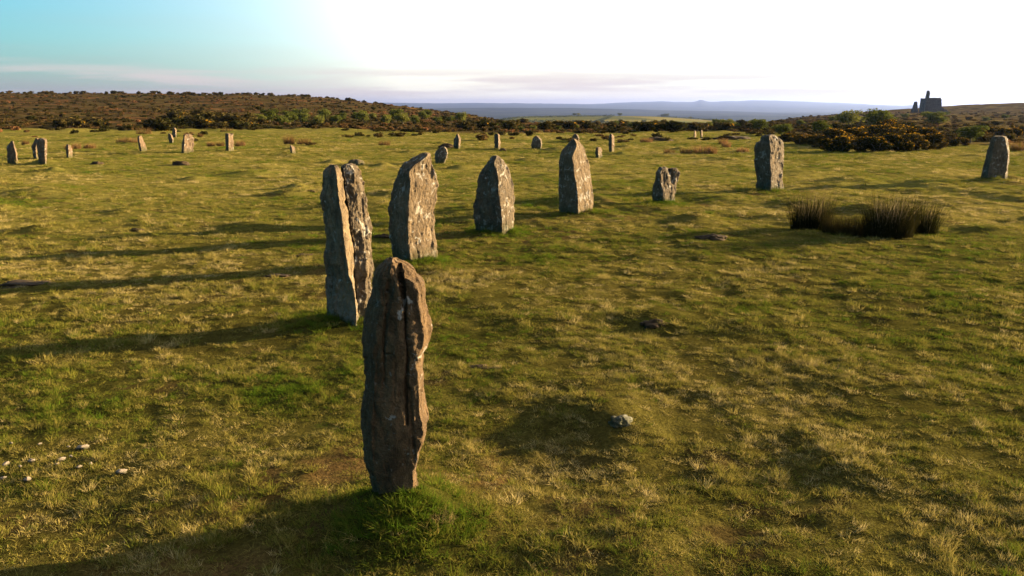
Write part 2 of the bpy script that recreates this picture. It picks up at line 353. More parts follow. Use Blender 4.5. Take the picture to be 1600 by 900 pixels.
stone_spec('standing_stone', (902, 337), [(217.5,893,897,899),(220,891,899,902),(224,887,901,907),(230,882,900.5,912),(236,877.5,897,914.5),(245,874,893.5,917),(255,872.6,896,920),(267,872.6,896.5,922.5),(283,873,900,924.3),(298,872.4,902,926),(314,872.7,903,927),(328,873,903,927),(338,873,903,927),(352,873,903,927)],
   ridge(.27,.2,.12,.42), ST_PALE, 'tall gabled stone, left side black in shadow and flat sunlit side straw coloured', n=130, m=150, amp=.011)
stone_spec('standing_stone', (1038, 320), [(261.5,1030,1034,1037),(263,1029,1035,1055),(266,1028,1033,1059),(270,1026,1030.7,1062),(274,1025,1031,1063),(279,1024,1031.5,1062),(288,1021,1032.5,1059),(299,1020,1035.5,1056.2),(309,1020,1036.3,1055.5),(318,1020,1036.4,1055.5),(332,1020,1036.4,1055.5)],
   ridge(.12,.16,.16,.36), ST_GREY, 'squat heart-shaped stone with notched top, much shorter than the stones beside it', n=120, m=90, amp=.016, cracks=[([(1047,255),(1046,264),(1045,270)],.035,.16),([(1048,268),(1050,285)],.04,.06)])
stone_spec('standing_stone', (1203, 299), [(210.5,1199,1203,1209),(212,1191,1202,1213),(215,1189,1201.5,1217),(221,1187.4,1203,1223),(223.5,1180.5,1203,1224),(229,1179,1204,1225.4),(237,1178,1204,1225.3),(252,1178,1203,1225),(267,1179,1204,1223.6),(280,1182,1205,1222.5),(294,1181,1204,1225),(302,1181,1204,1225),(316,1181,1204,1225)],
   ridge(.24,.22,.14,.42), ST_GREY, 'broad square-shouldered stone with straight edge dividing dark face from streaked sunlit face', n=120, m=120, amp=.016)
stone_spec('standing_stone', (1552, 283), [(213,1552,1566,1571),(215,1550,1570,1574),(221,1547,1572,1575.3),(230,1544,1573.5,1576.5),(237,1542,1575,1578),(245,1540,1575.5,1578.3),(259,1535.6,1573.5,1576),(272,1533,1572,1574.6),(281,1531,1571.5,1574),(285,1531,1571.5,1574),(298,1531,1571.5,1574)],
   [(0,0,.2),(.25,0,-.05),(0,1,-.1),(1,0,.12),(.85,0,.38),(.2,0,.4)], ST_GREY, 'flat-topped tapering grey stone with its broad face wholly in shade, beyond the rushes', n=110, m=100, amp=.013)
# the far side of the ring
def far(base, rows, label, sec=None, mat=None, **kw):
    rows = rows + [(rows[-1][0] + 7, *rows[-1][1:])]
    stone_spec('standing_stone', base, rows, sec or ridge(.25, .15, .2, .45), mat or ST_FAR, label, n=56, m=48, amp=.022, **kw)
SHADE = [(0,0,.15),(.25,0,-.06),(0,1,-.12),(1,0,.1),(.85,0,.4),(.2,0,.4)]
far((19,256), [(221,18,20,21.5),(226,13.5,21.5,23),(231,10.6,22.5,25),(238,10.8,25,27.3),(248,12,25.5,27.3),(256,12,25.8,27.3)], 'shark-fin stone with sloping shaded side, standing beside a pair of stones', SHADE)
far((55,249), [(216,55,57,61),(219,53.5,60,62),(226,49.5,56.5,60),(234,50,55.5,58),(242,51.5,56.5,58.5),(249,52.5,57.5,59.5)], 'leaning stone partly hidden behind the flat-topped dark pillar stone', SHADE)
far((66,258), [(217,63,67,70),(218.5,58,70.5,73),(226,57,70.3,73.5),(238,59,70,73.5),(248,60,70.5,73.5),(258,60,71,73.5)], 'flat-topped dark pillar stone with a thin orange lit edge', SHADE)
far((107,246), [(226.5,104,106.5,108),(229,103,106.5,110.5),(233,103,106.5,112),(240,103.3,106.7,113),(246,103.6,107,113.4)], 'small orange-lit stone standing alone between the dark pillar and the leaning stone', ridge(.3,.1,.15,.4))
far((222,236), [(212,216,219,221.5),(214,214.5,217,222),(220,215,217.5,225),(228,217,219.5,228),(236,218.5,221,230)], 'tilted sunlit stone leaning over beside orange moor grass', ridge(.3,.1,.15,.4))
far((267,224), [(209,263,265,267),(211,262,267,269),(217,263,269,271),(224,265,270,271)], 'short shaded stone just in front of another dark stone near the heath', SHADE)
far((272.5,215), [(200,270,272,274),(203,269,274,276),(210,269,274.5,276),(215,269,274.5,276)], 'dark stone standing at the heath edge behind a short shaded stone', SHADE)
far((293,239), [(210,288,290,298),(212,286.5,288,301),(217,285.5,287.5,303.5),(228,284,287,303),(239,283,286.5,302)], 'wide sunlit slab stone with flat top, broadest of the distant stones', ridge(.35,.05,.2,.45))
far((358,236), [(208,352,357,364),(210,351.5,357,365),(222,352,357,365.3),(236,352,357,365)], 'narrow sunlit stone with a split top in front of reddish moor grass', ridge(.3,.1,.15,.4), cracks=[([(359,200),(359,210)],.12,.4)])
far((457,241), [(227,453,454,456),(230,453,455.5,460),(236,453,456,462),(241,453,456.5,462.5)], 'very small pointed stone standing alone on open turf', ridge(.25,.1,.15,.35))
far((688,255), [(230,690,694,695),(232,685,697,698),(236,681,698,700),(240,678.5,698.5,700.3),(246,678.5,697,699),(255,680,694,695.5)], 'rounded grey disc-shaped stone behind the tall lichen-spotted stone', SHADE, ST_GREY)
far((714,232), [(209.5,713,715,716.5),(213,711.5,716,719),(218,708.8,717,720.5),(225,708.6,716.5,719.5),(232,708.6,716.5,719)], 'notch-shouldered dark stone with dark turf clumps around its foot', ridge(.25,.2,.2,.4))
far((777,233), [(209,773,777,779.5),(210.5,772,778.5,781),(222,772,778.7,781.8),(233,772.5,779,781.5)], 'straight narrow post-like dark stone beyond the blunt pointed stone', ridge(.25,.2,.2,.4))
far((838,233), [(212.5,836,838,840.5),(215,834,842,844),(220,831,845,846.5),(226,830,845.5,847),(233,830.5,845,846)], 'broad rounded shaded stone shaped like a beehive', SHADE, ST_GREY)
far((899,222), [(209.5,897,900,901.5),(212,894.5,902,904),(217,893,904,905.5),(222,893,904,905.5)], 'dark stone showing just above the top of the gabled stone', SHADE, ST_GREY)
far((936,246), [(230.5,931.5,934.5,938),(232,930.8,934.3,940),(238,930.5,934.5,941),(246,930.5,935,941)], 'low blocky stone in front of a tall slender pillar stone', ridge(.3,.1,.2,.4))
far((955,238), [(209.5,953,955,957.5),(212,951.5,955.5,959.5),(222,951,956,960),(238,951.5,956,959.5)], 'tall slender pillar stone standing behind a low blocky stone', ridge(.25,.15,.2,.4))
far((1085.5,218), [(204.5,1084.5,1085.5,1086.5),(206,1083.8,1085.5,1087.8),(218,1083.8,1085.3,1088)], 'pale thin pillar stone of an outlying pair by the scrub, its foot nearer the turf', ridge(.2,.1,.1,.3), ST_PALE)
far((1095.7,217), [(203.5,1095,1096,1097),(205,1094,1095.7,1097.6),(217,1094,1095.7,1097.8)], 'dimmer thin pillar stone of an outlying pair, deeper in the scrub', ridge(.2,.1,.1,.3), ST_FAR)

# hummocks at the feet of the stones (in the ground sheet) and hollows in the turf
def base_xy(b, z=0.0): return flat(b[0], b[1], z)
for s in STONES:
    s['xy'] = base_xy(s['base'], s.get('z0', 0.0))
for s, (dx, dy, r, h) in zip(STONES[:7], [(.05, .0, .37, .25), (.1, .0, .45, .09), (.0, .05, .45, .07), (0, .05, .55, .09), (.05, .05, .42, .10), (0, .05, .6, .07), (0, 0, .6, .08)]):
    MOUNDS.append((s['xy'][0] + dx, s['xy'][1] + dy, r, h))
SPLIT_XY = flat(540, 508); MOUNDS.append((SPLIT_XY[0], SPLIT_XY[1] + .1, .5, .08))
for (px, py, r, h) in [(968, 650, .30, .075), (800, 690, .7, -.05), (1020, 497, .32, .07), (1000, 520, .28, -.05), (1085, 312, .4, -.12), (1110, 372, .5, .05),
                       (75, 300, .8, .16), (385, 273, .8, .14), (1430, 268, .9, .10), (1250, 272, .9, .10), (1120, 250, .9, .12), (1180, 345, .8, -.06), (250, 372, .6, .06),
                       (850, 318, .7, -.10), (930, 645, .35, .05), (560, 640, .7, -.04), (1350, 600, .8, .05), (1200, 520, .9, .06), (1480, 470, 1., .06),
                       (1400, 296, 1.1, -.10), (1520, 303, 1.2, -.12), (1600, 310, 1.2, -.12), (1240, 296, 1., -.08)]:
    x, y = flat(px, py); MOUNDS.append((x, y, r, h))
_mg = np.random.default_rng(77)
for _ in range(90):                                            # old anthills and tussocky humps over the farther turf
    r_, a_ = 16 * (62 / 16) ** _mg.uniform(0, 1), _mg.uniform(-.66, .66)
    MOUNDS.append((r_ * math.sin(a_), r_ * math.cos(a_), _mg.uniform(.25, .8), _mg.uniform(.06, .17)))

# ------------------------------------------------------------------ the ground: one sheet from underfoot to the far hills
def dryness(x, y):
    d = .545 + .48 * fbm2(x / 3.2, y / 3.2, 4, 21.) + .22 * noise2(x / .5, y / .5, 23.)
    for (mx, my, mr, mh) in MOUNDS[:8]:
        d = d - (.55 if mr < .47 else .42) * np.exp(-((x - mx) ** 2 + (y - my) ** 2) / (1.3 * mr) ** 2)
    gx, gy = flat(440, 610)
    d = d - .5 * np.exp(-((x - gx) ** 2 + (y - gy) ** 2) / .45 ** 2)
    for (px, py, rr) in [(330, 690, 1.0), (860, 760, .8), (700, 430, .7), (1450, 780, .7), (200, 470, 1.1)]:
        gx, gy = flat(px, py); d = d + .22 * np.exp(-((x - gx) ** 2 + (y - gy) ** 2) / rr ** 2)
    return np.clip(d, 0.02, .98)
def heath_w(x, y):
    c, d = polar(x, y)
    edge = 78 + 15 * fbm2(x / 11, y / 7, 3, 31.) - 30 * smooth(1190, 1300, c) - 6 * smooth(560, 760, c)
    return smooth(edge, edge + 9, d)
def ground_colour(x, y):
    r = np.hypot(x, y); d = dryness(x, y)[:, None]
    g = np.array([.040, .047, .008]) * (1 - d) + np.array([.104, .086, .021]) * d
    fd = smooth(9, 26, r)[:, None]                  # the blades thin out with distance, so the turf itself carries their colour
    g = g * (.50 + .75 * fd)
    bare = smooth(.30, .48, fbm2(x / .9, y / .9, 3, 41.) - .25 * smooth(25, 40, r))[:, None]
    g = g * (1 - .55 * bare) + np.array([.03, .018, .009]) * .55 * bare
    for s in STONES[:7]:                                # worn earth round the stones
        q = np.hypot((x - s['xy'][0]) * .8, y - s['xy'][1]); wr = (np.exp(-((q - .85) / .38) ** 2) * smooth(-.25, .25, fbm2(x / .5, y / .5, 2, 45.)))[:, None]
        g = g * (1 - .6 * wr) + np.array([.075, .042, .018]) * .6 * wr
    hw = heath_w(x, y)[:, None]
    n1 = fbm2(x / 14, y / 7, 4, 51.); n2 = fbm2(x / 5, y / 3, 4, 53.); c, dep = polar(x, y)
    br = np.array([.030, .023, .009]); org = np.array([.100, .050, .022]); ol = np.array([.085, .066, .022])
    warm = (.55 * smooth(.1, .4, n1) * (1 - .55 * smooth(900, 1200, c)))[:, None]
    oliv = np.clip(smooth(-.1, .3, n2) * (.35 + .5 * smooth(900, 1250, c)), 0, 1)[:, None]
    hh = br * (1 - oliv) + ol * oliv; hh = hh * (1 - warm) + org * warm
    g = g * (1 - hw) + hh * hw
    fw = smooth(560, 800, r)[:, None]
    ft = (np.floor(x / 170 + .4 * np.sin(y / 300)) * 3 + np.floor(y / 330)) % 4
    fc = np.array([.080, .084, .018]) * (1 + .14 * (ft[:, None] - 1.5)) + np.array([.02, .0, .0]) * (ft[:, None] > 2)
    g = g * (1 - fw) + fc * fw
    w2 = smooth(2300, 3300, r)[:, None]
    wood = smooth(-.1, .2, fbm2(x / 420, y / 260, 3, 61.))[:, None]
    g = g * (1 - w2) + (np.array([.020, .024, .010]) * (1 - wood) + np.array([.008, .012, .006]) * wood) * w2
    return g
def build_ground():
    a = np.concatenate([np.arange(-180, -48, 2.5), np.arange(-48, 48.01, .22), np.arange(50.5, 180, 2.5)]) * math.pi / 180
    rr = [.25]
    while rr[-1] < 25500:
        r = rr[-1]; k = .05 if r < 2 else (.0052 if r < 70 else (.009 if r < 700 else .014))
        rr.append(r * (1 + k))
    rr = np.array(rr); nr, na = len(rr), len(a)
    A, RR = np.meshgrid(a, rr)
    x, y = (RR * np.sin(A)).ravel(), (RR * np.cos(A)).ravel()
    z = height(x, y)
    v = np.stack([x, y, z], 1)
    i = np.arange(nr - 1)[:, None] * na; j = np.arange(na)[None, :]; jn = (j + 1) % na
    q = np.stack([i + j, i + na + j, i + na + jn, i + jn], -1).reshape(-1, 4)
    v = np.vstack([v, [[0, 0, h1(0, 0)]]])
    fan = np.stack([np.full(na, len(v) - 1), np.arange(na), (np.arange(na) + 1) % na], 1)
    me = mesh_np('ground', v, [q[:, ::-1], fan[:, ::-1]], M_GROUND, True)
    c = ground_colour(v[:, 0], v[:, 1])
    at = me.attributes.new('col', 'FLOAT_COLOR', 'POINT')
    at.data.foreach_set('color', np.concatenate([c, np.ones((len(c), 1))], 1).astype(np.float32).ravel())
    return tag(link('ground', me), kind='structure')
build_ground()

# ------------------------------------------------------------------ standing stones
def cells(x, y, z, seed):
    """random value of the nearest jittered cell: flat facets with sharp steps"""
    xi, yi, zi = [np.floor(t).astype(int) for t in (x, y, z)]
    best = np.full(x.shape, 9e9); val = np.zeros(x.shape)
    for i in (-1, 0, 1):
        for j in (-1, 0, 1):
            for k in (-1, 0, 1):
                h = _perm[_perm[_perm[(xi + i + seed) & 511] + ((yi + j) & 511)] + ((zi + k) & 511)]
                p = _gr[h] * .5
                d = (xi + i + .5 + p[..., 0] - x) ** 2 + (yi + j + .5 + p[..., 1] - y) ** 2 + (zi + k + .5 + p[..., 2] - z) ** 2
                m = d < best; best = np.where(m, d, best); val = np.where(m, h / 511., val)
    return val - .5
def loft(spec, z_base):
    D = spec['xy'][1]; rows = np.array(spec['rows'], float)
    n, m = spec.get('n', 80), spec.get('m', 80)
    yy = np.linspace(rows[0, 0], rows[-1, 0], m)
    top = np.linspace(0, 1, 8)[:-1] ** 2 * (yy[1] - yy[0])
    yy = np.concatenate([yy[:1] + top, yy[1:]]); m = len(yy)
    xl, xm, xr = [np.interp(yy, rows[:, 0], rows[:, k]) for k in (1, 2, 3)]
    k3 = np.array([1, 2, 1]) / 4
    for a in (xl, xm, xr): a[2:-2] = np.convolve(a, k3, 'same')[2:-2]
    jt = min(1.2, .004 * F / D); xr = xr + jt * fbm2(yy / 7, yy * 0 + rows[0, 1], 3); xl = xl + jt * fbm2(yy / 7, yy * 0 + rows[0, 1] + 50, 3)
    w = xr - xl; rf = np.clip((xm - xl) / w, .03, .97)
    ds = np.clip(w / np.percentile(w, 80), .15, 1.0) ** .6
    u = (np.stack([xl, xr], 1) - 800) / F; v = (450 - yy) / F
    dy = math.cos(P) + v * math.sin(P); dz = -math.sin(P) + v * math.cos(P)
    Z = H + dz * (D / dy)
    sec = spec['sec']; nk = len(sec)
    fr = np.stack([a + (b * rf if b else 0 * rf) for a, b, d in sec], 1)
    dep = np.stack([d * ds for a, b, d in sec], 1)
    # samples per edge by mean length
    wm = (w.mean() / F) * D
    el = np.array([np.hypot((fr[:, (e + 1) % nk] - fr[:, e]).mean() * wm, (dep[:, (e + 1) % nk] - dep[:, e]).mean()) for e in range(nk)])
    cnt = np.maximum(3, np.round(n * el / el.sum()).astype(int))
    px, dd = [], []
    for e in range(nk):
        t = np.arange(cnt[e]) / cnt[e]; e2 = (e + 1) % nk
        px.append(fr[:, e:e + 1] * (1 - t) + fr[:, e2:e2 + 1] * t); dd.append(dep[:, e:e + 1] * (1 - t) + dep[:, e2:e2 + 1] * t)
    px, dd = np.concatenate(px, 1), np.concatenate(dd, 1); N = px.shape[1]
    for _ in range(spec.get('round', 1)):
        px = (np.roll(px, 1, 1) + 2 * px + np.roll(px, -1, 1)) / 4; dd = (np.roll(dd, 1, 1) + 2 * dd + np.roll(dd, -1, 1)) / 4
    pix = xl[:, None] + px * w[:, None]
    for (path, cw, cd) in spec.get('cracks', []):
        path = np.array(path, float); cx = np.interp(yy, path[:, 1], path[:, 0])
        if np.ptp(path[:, 1]) < 6:                                        # a crack running across
            g = np.exp(-(((yy - path[:, 1].mean()) / F * D / cw) ** 2))[:, None] * ((pix > path[0, 0]) & (pix < path[-1, 0]))
        else:
            ends = smooth(path[0, 1] - 4, path[0, 1] + 4, yy) * (1 - smooth(path[-1, 1] - 8, path[-1, 1] + 4, yy))
            wob = 1.6 * noise2(yy / 9, yy * 0 + path[0, 0])
            g = np.exp(-(((pix - (cx + wob)[:, None]) / F * D / cw) ** 2)) * ends[:, None]
        front = smooth(.14, -.02, dd / max(ds.max(), .1)) if spec['xy'][1] < 6 else (dd < .2) * 1.0
        dd = dd + cd * g * front
        if cd > .15: pass
    Dd = D + dd
    X = (pix - 800) / F * (Dd / dy[:, None]); Y = Dd; ZZ = np.repeat(Z[:, None], N, 1)
    if any(cd > .15 for _, _, cd in spec.get('cracks', [])):                 # notch in the crest
        for (path, cw, cd) in spec['cracks']:
            if cd > .15:
                cx = np.array(path)[:, 0].mean(); g = np.exp(-(((pix - cx) / F * D / (cw * 1.4)) ** 2))
                ZZ = ZZ - .045 * g * smooth(.35, 0, (ZZ.max() - ZZ))
    V = np.stack([X, Y, ZZ], -1)
    # relief along the normals
    du = np.roll(V, -1, 1) - np.roll(V, 1, 1); dv = np.gradient(V, axis=0)
    nn = np.cross(du, dv); nn /= np.linalg.norm(nn, axis=-1, keepdims=True) + 1e-9
    cen = V.mean(1, keepdims=True)
    if ((V - cen) * nn).sum(-1).mean() < 0: nn = -nn
    sd = spec['base'][0] * .37
    am = spec.get('amp', .012); sc = spec.get('nscale', 1.0)
    a, b, c = V[..., 0] + sd, V[..., 1], V[..., 2]
    dsp = am * (1.0 * fbm3(a * 3.2, b * 3.2, c * 2.4, 3) + .75 * fbm3(a * 9 * sc, b * 9 * sc, c * 5, 4) + .55 * fbm3(a * 30, b * 30, c * 20, 3))
    rid = 1 - np.abs(noise3(a * 6.5, b * 6.5, c * 1.6)) * 2.0
    dsp = dsp - am * .7 * smooth(.80, 1.0, rid)
    led = noise3(a * 2.2, b * 2.2, c * 7.0); dsp = dsp + am * .45 * np.sign(led) * smooth(.05, .2, np.abs(led))
    wx, wz = .35 * fbm3(a * 7, b * 7, c * 7, 2), .35 * fbm3(a * 7 + 9, b * 7, c * 7, 2)
    dsp = dsp + am * (.9 * cells(a * 7 + wx, b * 7, c * 3.6 + wz, 3) + .6 * cells(a * 19 + wx * 2, b * 19, c * 11 + wz * 2, 40))
    V = V + nn * dsp[..., None]
    org = np.array([spec['xy'][0], D, z_base]); V = V - org
    verts = V.reshape(-1, 3)
    i = np.arange(m - 1)[:, None] * N; j = np.arange(N)[None, :]; jn = (j + 1) % N
    q = np.stack([i + j, i + jn, i + N + jn, i + N + j], -1).reshape(-1, 4)
    # close the crest with two shrinking rings and a point
    t0 = V[0]; c0 = t0.mean(0); extra = []
    for s_, up in ((.66, .006), (.33, .010)):
        ring = c0 + (t0 - c0) * s_; ring[:, 2] += up + .4 * am * noise3(ring[:, 0] * 20 + sd, ring[:, 1] * 20, 3.); extra.append(ring)
    k0 = len(verts); verts = np.vstack([verts] + extra + [c0[None] + [[0, 0, .012]]])
    jj = np.arange(N); jjn = (jj + 1) % N
    q2 = np.stack([k0 + jj, k0 + jjn, jjn, jj], 1); q3 = np.stack([k0 + N + jj, k0 + N + jjn, k0 + jjn, k0 + jj], 1)
    tri = np.stack([np.full(N, k0 + 2 * N), k0 + N + jjn, k0 + N + jj], 1)
    q = np.vstack([q, q2, q3])
    # outward orientation
    p0, p1, p2 = verts[q[:, 0]], verts[q[:, 1]], verts[q[:, 2]]
    fn = np.cross(p1 - p0, p2 - p0); outw = (p0 + p2) / 2 - np.array([0, .12, 0]); outw[:, 2] = 0
    if (fn * outw)[: (m - 1) * N].sum() < 0: q = q[:, ::-1]; tri = tri[:, ::-1]
    return org, verts, [q, tri]
for s in STONES:
    org, v, f = loft(s, 0.0)
    o = link(s['name'], mesh_np(s['name'], v, f, s['mat'], True), org)
    tag(o, s['label'], 'stone', 'standing stones of the ring')
root = link('standing_stone', None, (SPLIT_XY[0], SPLIT_XY[1], 0)); root.empty_display_size = .2
tag(root, 'tall stone split by a deep cleft into two slabs, whitish lichen near its foot', 'stone', 'standing stones of the ring')
for rows, sec, mat, nm in ((SPLIT_A, ridge(.22, .10, -.03, .20), ST_FOOT, 'broad slab with dark face and bright lit edge'), (SPLIT_B, [(0,0,.13),(.08,0,-.02),(0,1,.03),(1,0,.17),(.8,0,.34),(.2,0,.34)], ST_GREY, 'rough narrow slab beyond the cleft')):
    org, v, f = loft(dict(xy=SPLIT_XY, base=(540 + len(rows), 508), rows=rows, sec=sec, n=150, m=260, amp=.016 if mat is ST_FOOT else .019), 0.0)
    o = link('slab', mesh_np('slab', v, f, mat, True), (0, 0, 0), 0, root); o['label'] = nm

# ------------------------------------------------------------------ loose stones, clods
def rock_mesh(name, seed, mat, sx, sy, sz, n=28, m=16, rough=.28):
    t = np.linspace(0, math.pi, m)[:, None]; p = np.linspace(0, 2 * math.pi, n, endpoint=False)[None, :]
    d = np.stack([np.sin(t) * np.cos(p), np.sin(t) * np.sin(p), np.cos(t) + 0 * p], -1)
    r = 1 + rough * 2 * fbm3(d[..., 0] * 1.3 + seed, d[..., 1] * 1.3, d[..., 2] * 1.3, 3) + rough * .5 * np.sign(noise3(d[..., 0] * 2 + seed, d[..., 1] * 2, d[..., 2] * 2))*.3
    v = d * r[..., None] * np.array([sx, sy, sz]); v = v.reshape(-1, 3)
    i = np.arange(m - 1)[:, None] * n; j = np.arange(n)[None, :]; jn = (j + 1) % n
    return mesh_np(name, v, np.stack([i + j, i + n + j, i + n + jn, i + jn], -1).reshape(-1, 4), mat, False)
def put(px, py, name, me, label, cat, group=None, rz=0., sink=0.):
    x, y = flat(px, py)
    o = link(name, me, (x, y, h1(x, y) - sink), rz); return tag(o, label, cat, group)
chips = [(130,700,20),(97,721,17),(111,716,9),(124,732,11),(142,728,11),(50,724,14),(10,728,16),(18,697,9),(63,699,8),(43,750,18),(5,747,12),(190,741,20),(107,700,7),(90,728,9),(32,732,9)]
cm = [rock_mesh('chip_%d' % k, 3.3 * k, ST_CHIP, 1, .62, .42, 16, 9, .3) for k in range(4)]
for k, (px, py, w) in enumerate(chips):
    x, y = flat(px, py); sc = w / 2 / F * math.hypot(y, H) * .85
    if k == 0: lab, grp = 'largest pale stone chip among those scattered in the grass', 'pale stone chips in the grass'
    elif k == 11: lab, grp = 'pale flat stone chip lying apart from the scattered others, towards the mound', 'pale stone chips in the grass'
    else: lab, grp = 'small pale stone chip scattered among others in the short grass', 'pale stone chips in the grass'
    o = tag(link('stone_chip', cm[k % 4], (x, y, h1(x, y) + .018), k * 1.3 if k not in (0, 11) else .3, None, (sc, sc, sc * .9)), lab, 'stone', grp)
x, y, z = hit(968, 667, 2.0); o = link('boulder', rock_mesh('boulder', 8.1, ST_QUARTZ, .082, .07, .060, 40, 24, .34), (x, y, z + .015))
tag(o, 'small grey and white boulder breaking through the turf on a low hummock', 'stone')
for (px, py, wx, wz, lab) in [(1115, 373, .30, .075, 'black peat clod lying on the turf before the rush tussocks'), (1021, 509, .17, .055, 'dark peat scrape in a turf hollow, between the small boulder and the squat stone'),
        (597, 371, .17, .06, 'dark flat clod beside the foot of the tall lichen-spotted stone'), (212, 361, .16, .05, 'small dark clod alone on open turf beyond the stone shadows'),
        (432, 434, .2, .03, 'dark clods lying within the long shadow of the lichen-spotted stone'), (40, 446, .42, .03, 'strip of bare dark peat at the far end of a long shadow'),
        (485, 301, .16, .05, 'little dark clod beside the split stone on open turf'), (476, 401, .2, .03, 'flat reddish dark scrape just beside the split stone'), (752, 574, .13, .022, 'flat dark scrape in the grass behind the brown stone')]:
    x, y, z = hit(px, py, 2.0); o = link('peat_clod', rock_mesh('peat_clod', px * .13, M_PEAT, wx * .8, .45 * wx, wz * .9, 40, 18, .42), (x, y, h1(x, y) + wz * .15)); tag(o, lab, 'peat')
for (px, py, wx, wy, wz, mat, lab) in [(283, 258, .36, .25, .13, M_PEAT, 'low dark turf hump with pale end in front of the wide sunlit slab'), (557, 257, .29, .2, .16, ST_FAR, 'fallen flat stone lying in the turf behind the split stone'),
        (152, 257, .26, .2, .08, M_PEAT, 'low dark turf hump beyond the small orange-lit stone'), (698, 231, .5, .3, .16, M_PEAT, 'dark turf clump beside the notch-shouldered stone'),
        (785, 236, .18, .15, .10, M_PEAT, 'dark turf clump at the foot of the post-like stone'), (130, 195, .5, .4, .35, ST_FAR, 'grey boulder at the heath edge under dark gorse')]:
    x, y, z = hit(px, py); o = link('low_hump' if mat is M_PEAT else 'boulder', rock_mesh('hump', px * .17, mat, wx, wy, wz, 30, 12, .35), (x, y, z + wz * .25)); tag(o, lab, 'hump' if mat is M_PEAT else 'stone')

# ------------------------------------------------------------------ grass: blades in small clumps, instanced over the turf
def blades(n, rad, hmin, hmax, wid, lean, seed, curl=.5, seg=2, flatten=1.0):
    g = np.random.default_rng(seed)
    a = g.uniform(0, 2 * math.pi, n); rr = rad * np.sqrt(g.uniform(0, 1, n))
    bx, by = rr * np.cos(a), rr * np.sin(a) * flatten
    h = g.uniform(hmin, hmax, n); w = wid * g.uniform(.6, 1.2, n)
    ld = a + g.normal(0, 1.2, n); lm = lean * np.abs(g.normal(.6, .5, n))
    fx, fy = np.cos(ld), np.sin(ld); th = g.uniform(0, math.pi, n); sx, sy = np.cos(th), np.sin(th)
    vs = []
    for k in range(seg + 1):
        t = k / seg; off = h * lm * (t * (1 - curl) + curl * t * t); z = h * t * np.sqrt(np.clip(1 - (lm * t * .5) ** 2, .2, 1)); ww = w * (1 - t) ** .7 * .5
        cx, cy = bx + fx * off, by + fy * off
        if k < seg: vs += [np.stack([cx - sx * ww, cy - sy * ww, z], 1), np.stack([cx + sx * ww, cy + sy * ww, z], 1)]
        else: vs += [np.stack([cx, cy, z], 1)]
    k = len(vs); v = np.stack(vs, 1).reshape(-1, 3); b = np.arange(n)[:, None] * k
    quads = [b + np.array([[2 * i, 2 * i + 1, 2 * i + 3, 2 * i + 2]]) for i in range(seg - 1)]
    f = [np.concatenate([b + np.array([[2 * seg - 2, 2 * seg - 1, 2 * seg]])])]
    if quads: f.insert(0, np.concatenate(quads))
    return v, f
def gn_scatter(name, pts, rot, scale, var, tint, protos, label, cat):
    me = bpy.data.meshes.new(name); me.vertices.add(len(pts)); me.vertices.foreach_set('co', pts.astype(np.float32).ravel())
    for nm, typ, key, dat in (('rot', 'FLOAT_VECTOR', 'vector', rot), ('scl', 'FLOAT_VECTOR', 'vector', scale), ('var', 'INT', 'value', var), ('tint', 'FLOAT', 'value', tint)):
        at = me.attributes.new(nm, typ, 'POINT'); at.data.foreach_set(key, np.asarray(dat, np.int32 if typ == 'INT' else np.float32).ravel())
    pc = bpy.data.collections.new(name + '_clumps')
    for k, pm in enumerate(protos): pc.objects.link(bpy.data.objects.new('%s_clump_%d' % (name, k), pm))
    o = link(name, me)
    ng = bpy.data.node_groups.new(name, 'GeometryNodeTree')
    ng.interface.new_socket('Geometry', in_out='INPUT', socket_type='NodeSocketGeometry'); ng.interface.new_socket('Geometry', in_out='OUTPUT', socket_type='NodeSocketGeometry')
    N, L = ng.nodes, ng.links
    gi, go = N.new('NodeGroupInput'), N.new('NodeGroupOutput'); ip = N.new('GeometryNodeInstanceOnPoints'); ci = N.new('GeometryNodeCollectionInfo')
    ci.inputs[0].default_value = pc; ci.inputs['Separate Children'].default_value = True; ci.inputs['Reset Children'].default_value = True
    def na(nm, typ):
        a = N.new('GeometryNodeInputNamedAttribute'); a.data_type = typ; a.inputs[0].default_value = nm; return a.outputs[0]
    L.new(gi.outputs[0], ip.inputs['Points']); L.new(ci.outputs[0], ip.inputs['Instance']); ip.inputs['Pick Instance'].default_value = True
    L.new(na('var', 'INT'), ip.inputs['Instance Index']); L.new(na('rot', 'FLOAT_VECTOR'), ip.inputs['Rotation']); L.new(na('scl', 'FLOAT_VECTOR'), ip.inputs['Scale'])
    L.new(ip.outputs[0], go.inputs[0])
    md = o.modifiers.new('scatter', 'NODES'); md.node_group = ng
    return tag(o, label, cat, kind='stuff')
def sector(n, r0, r1, half, g):
    r = np.sqrt(g.uniform(r0 * r0, r1 * r1, n)); a = g.uniform(-half, half, n)
    return r * np.sin(a), r * np.cos(a), r
GP = []
for k in range(6):
    v, f = blades(62, .046, .012, .050, .0036, 1.0, 100 + k); GP.append(mesh_np('turf%d' % k, v, f, M_GRASS))
for k in range(3):
    v, f = blades(50, .035, .04, .095, .0042, .8, 200 + k); GP.append(mesh_np('tuft%d' % k, v, f, M_GRASS))
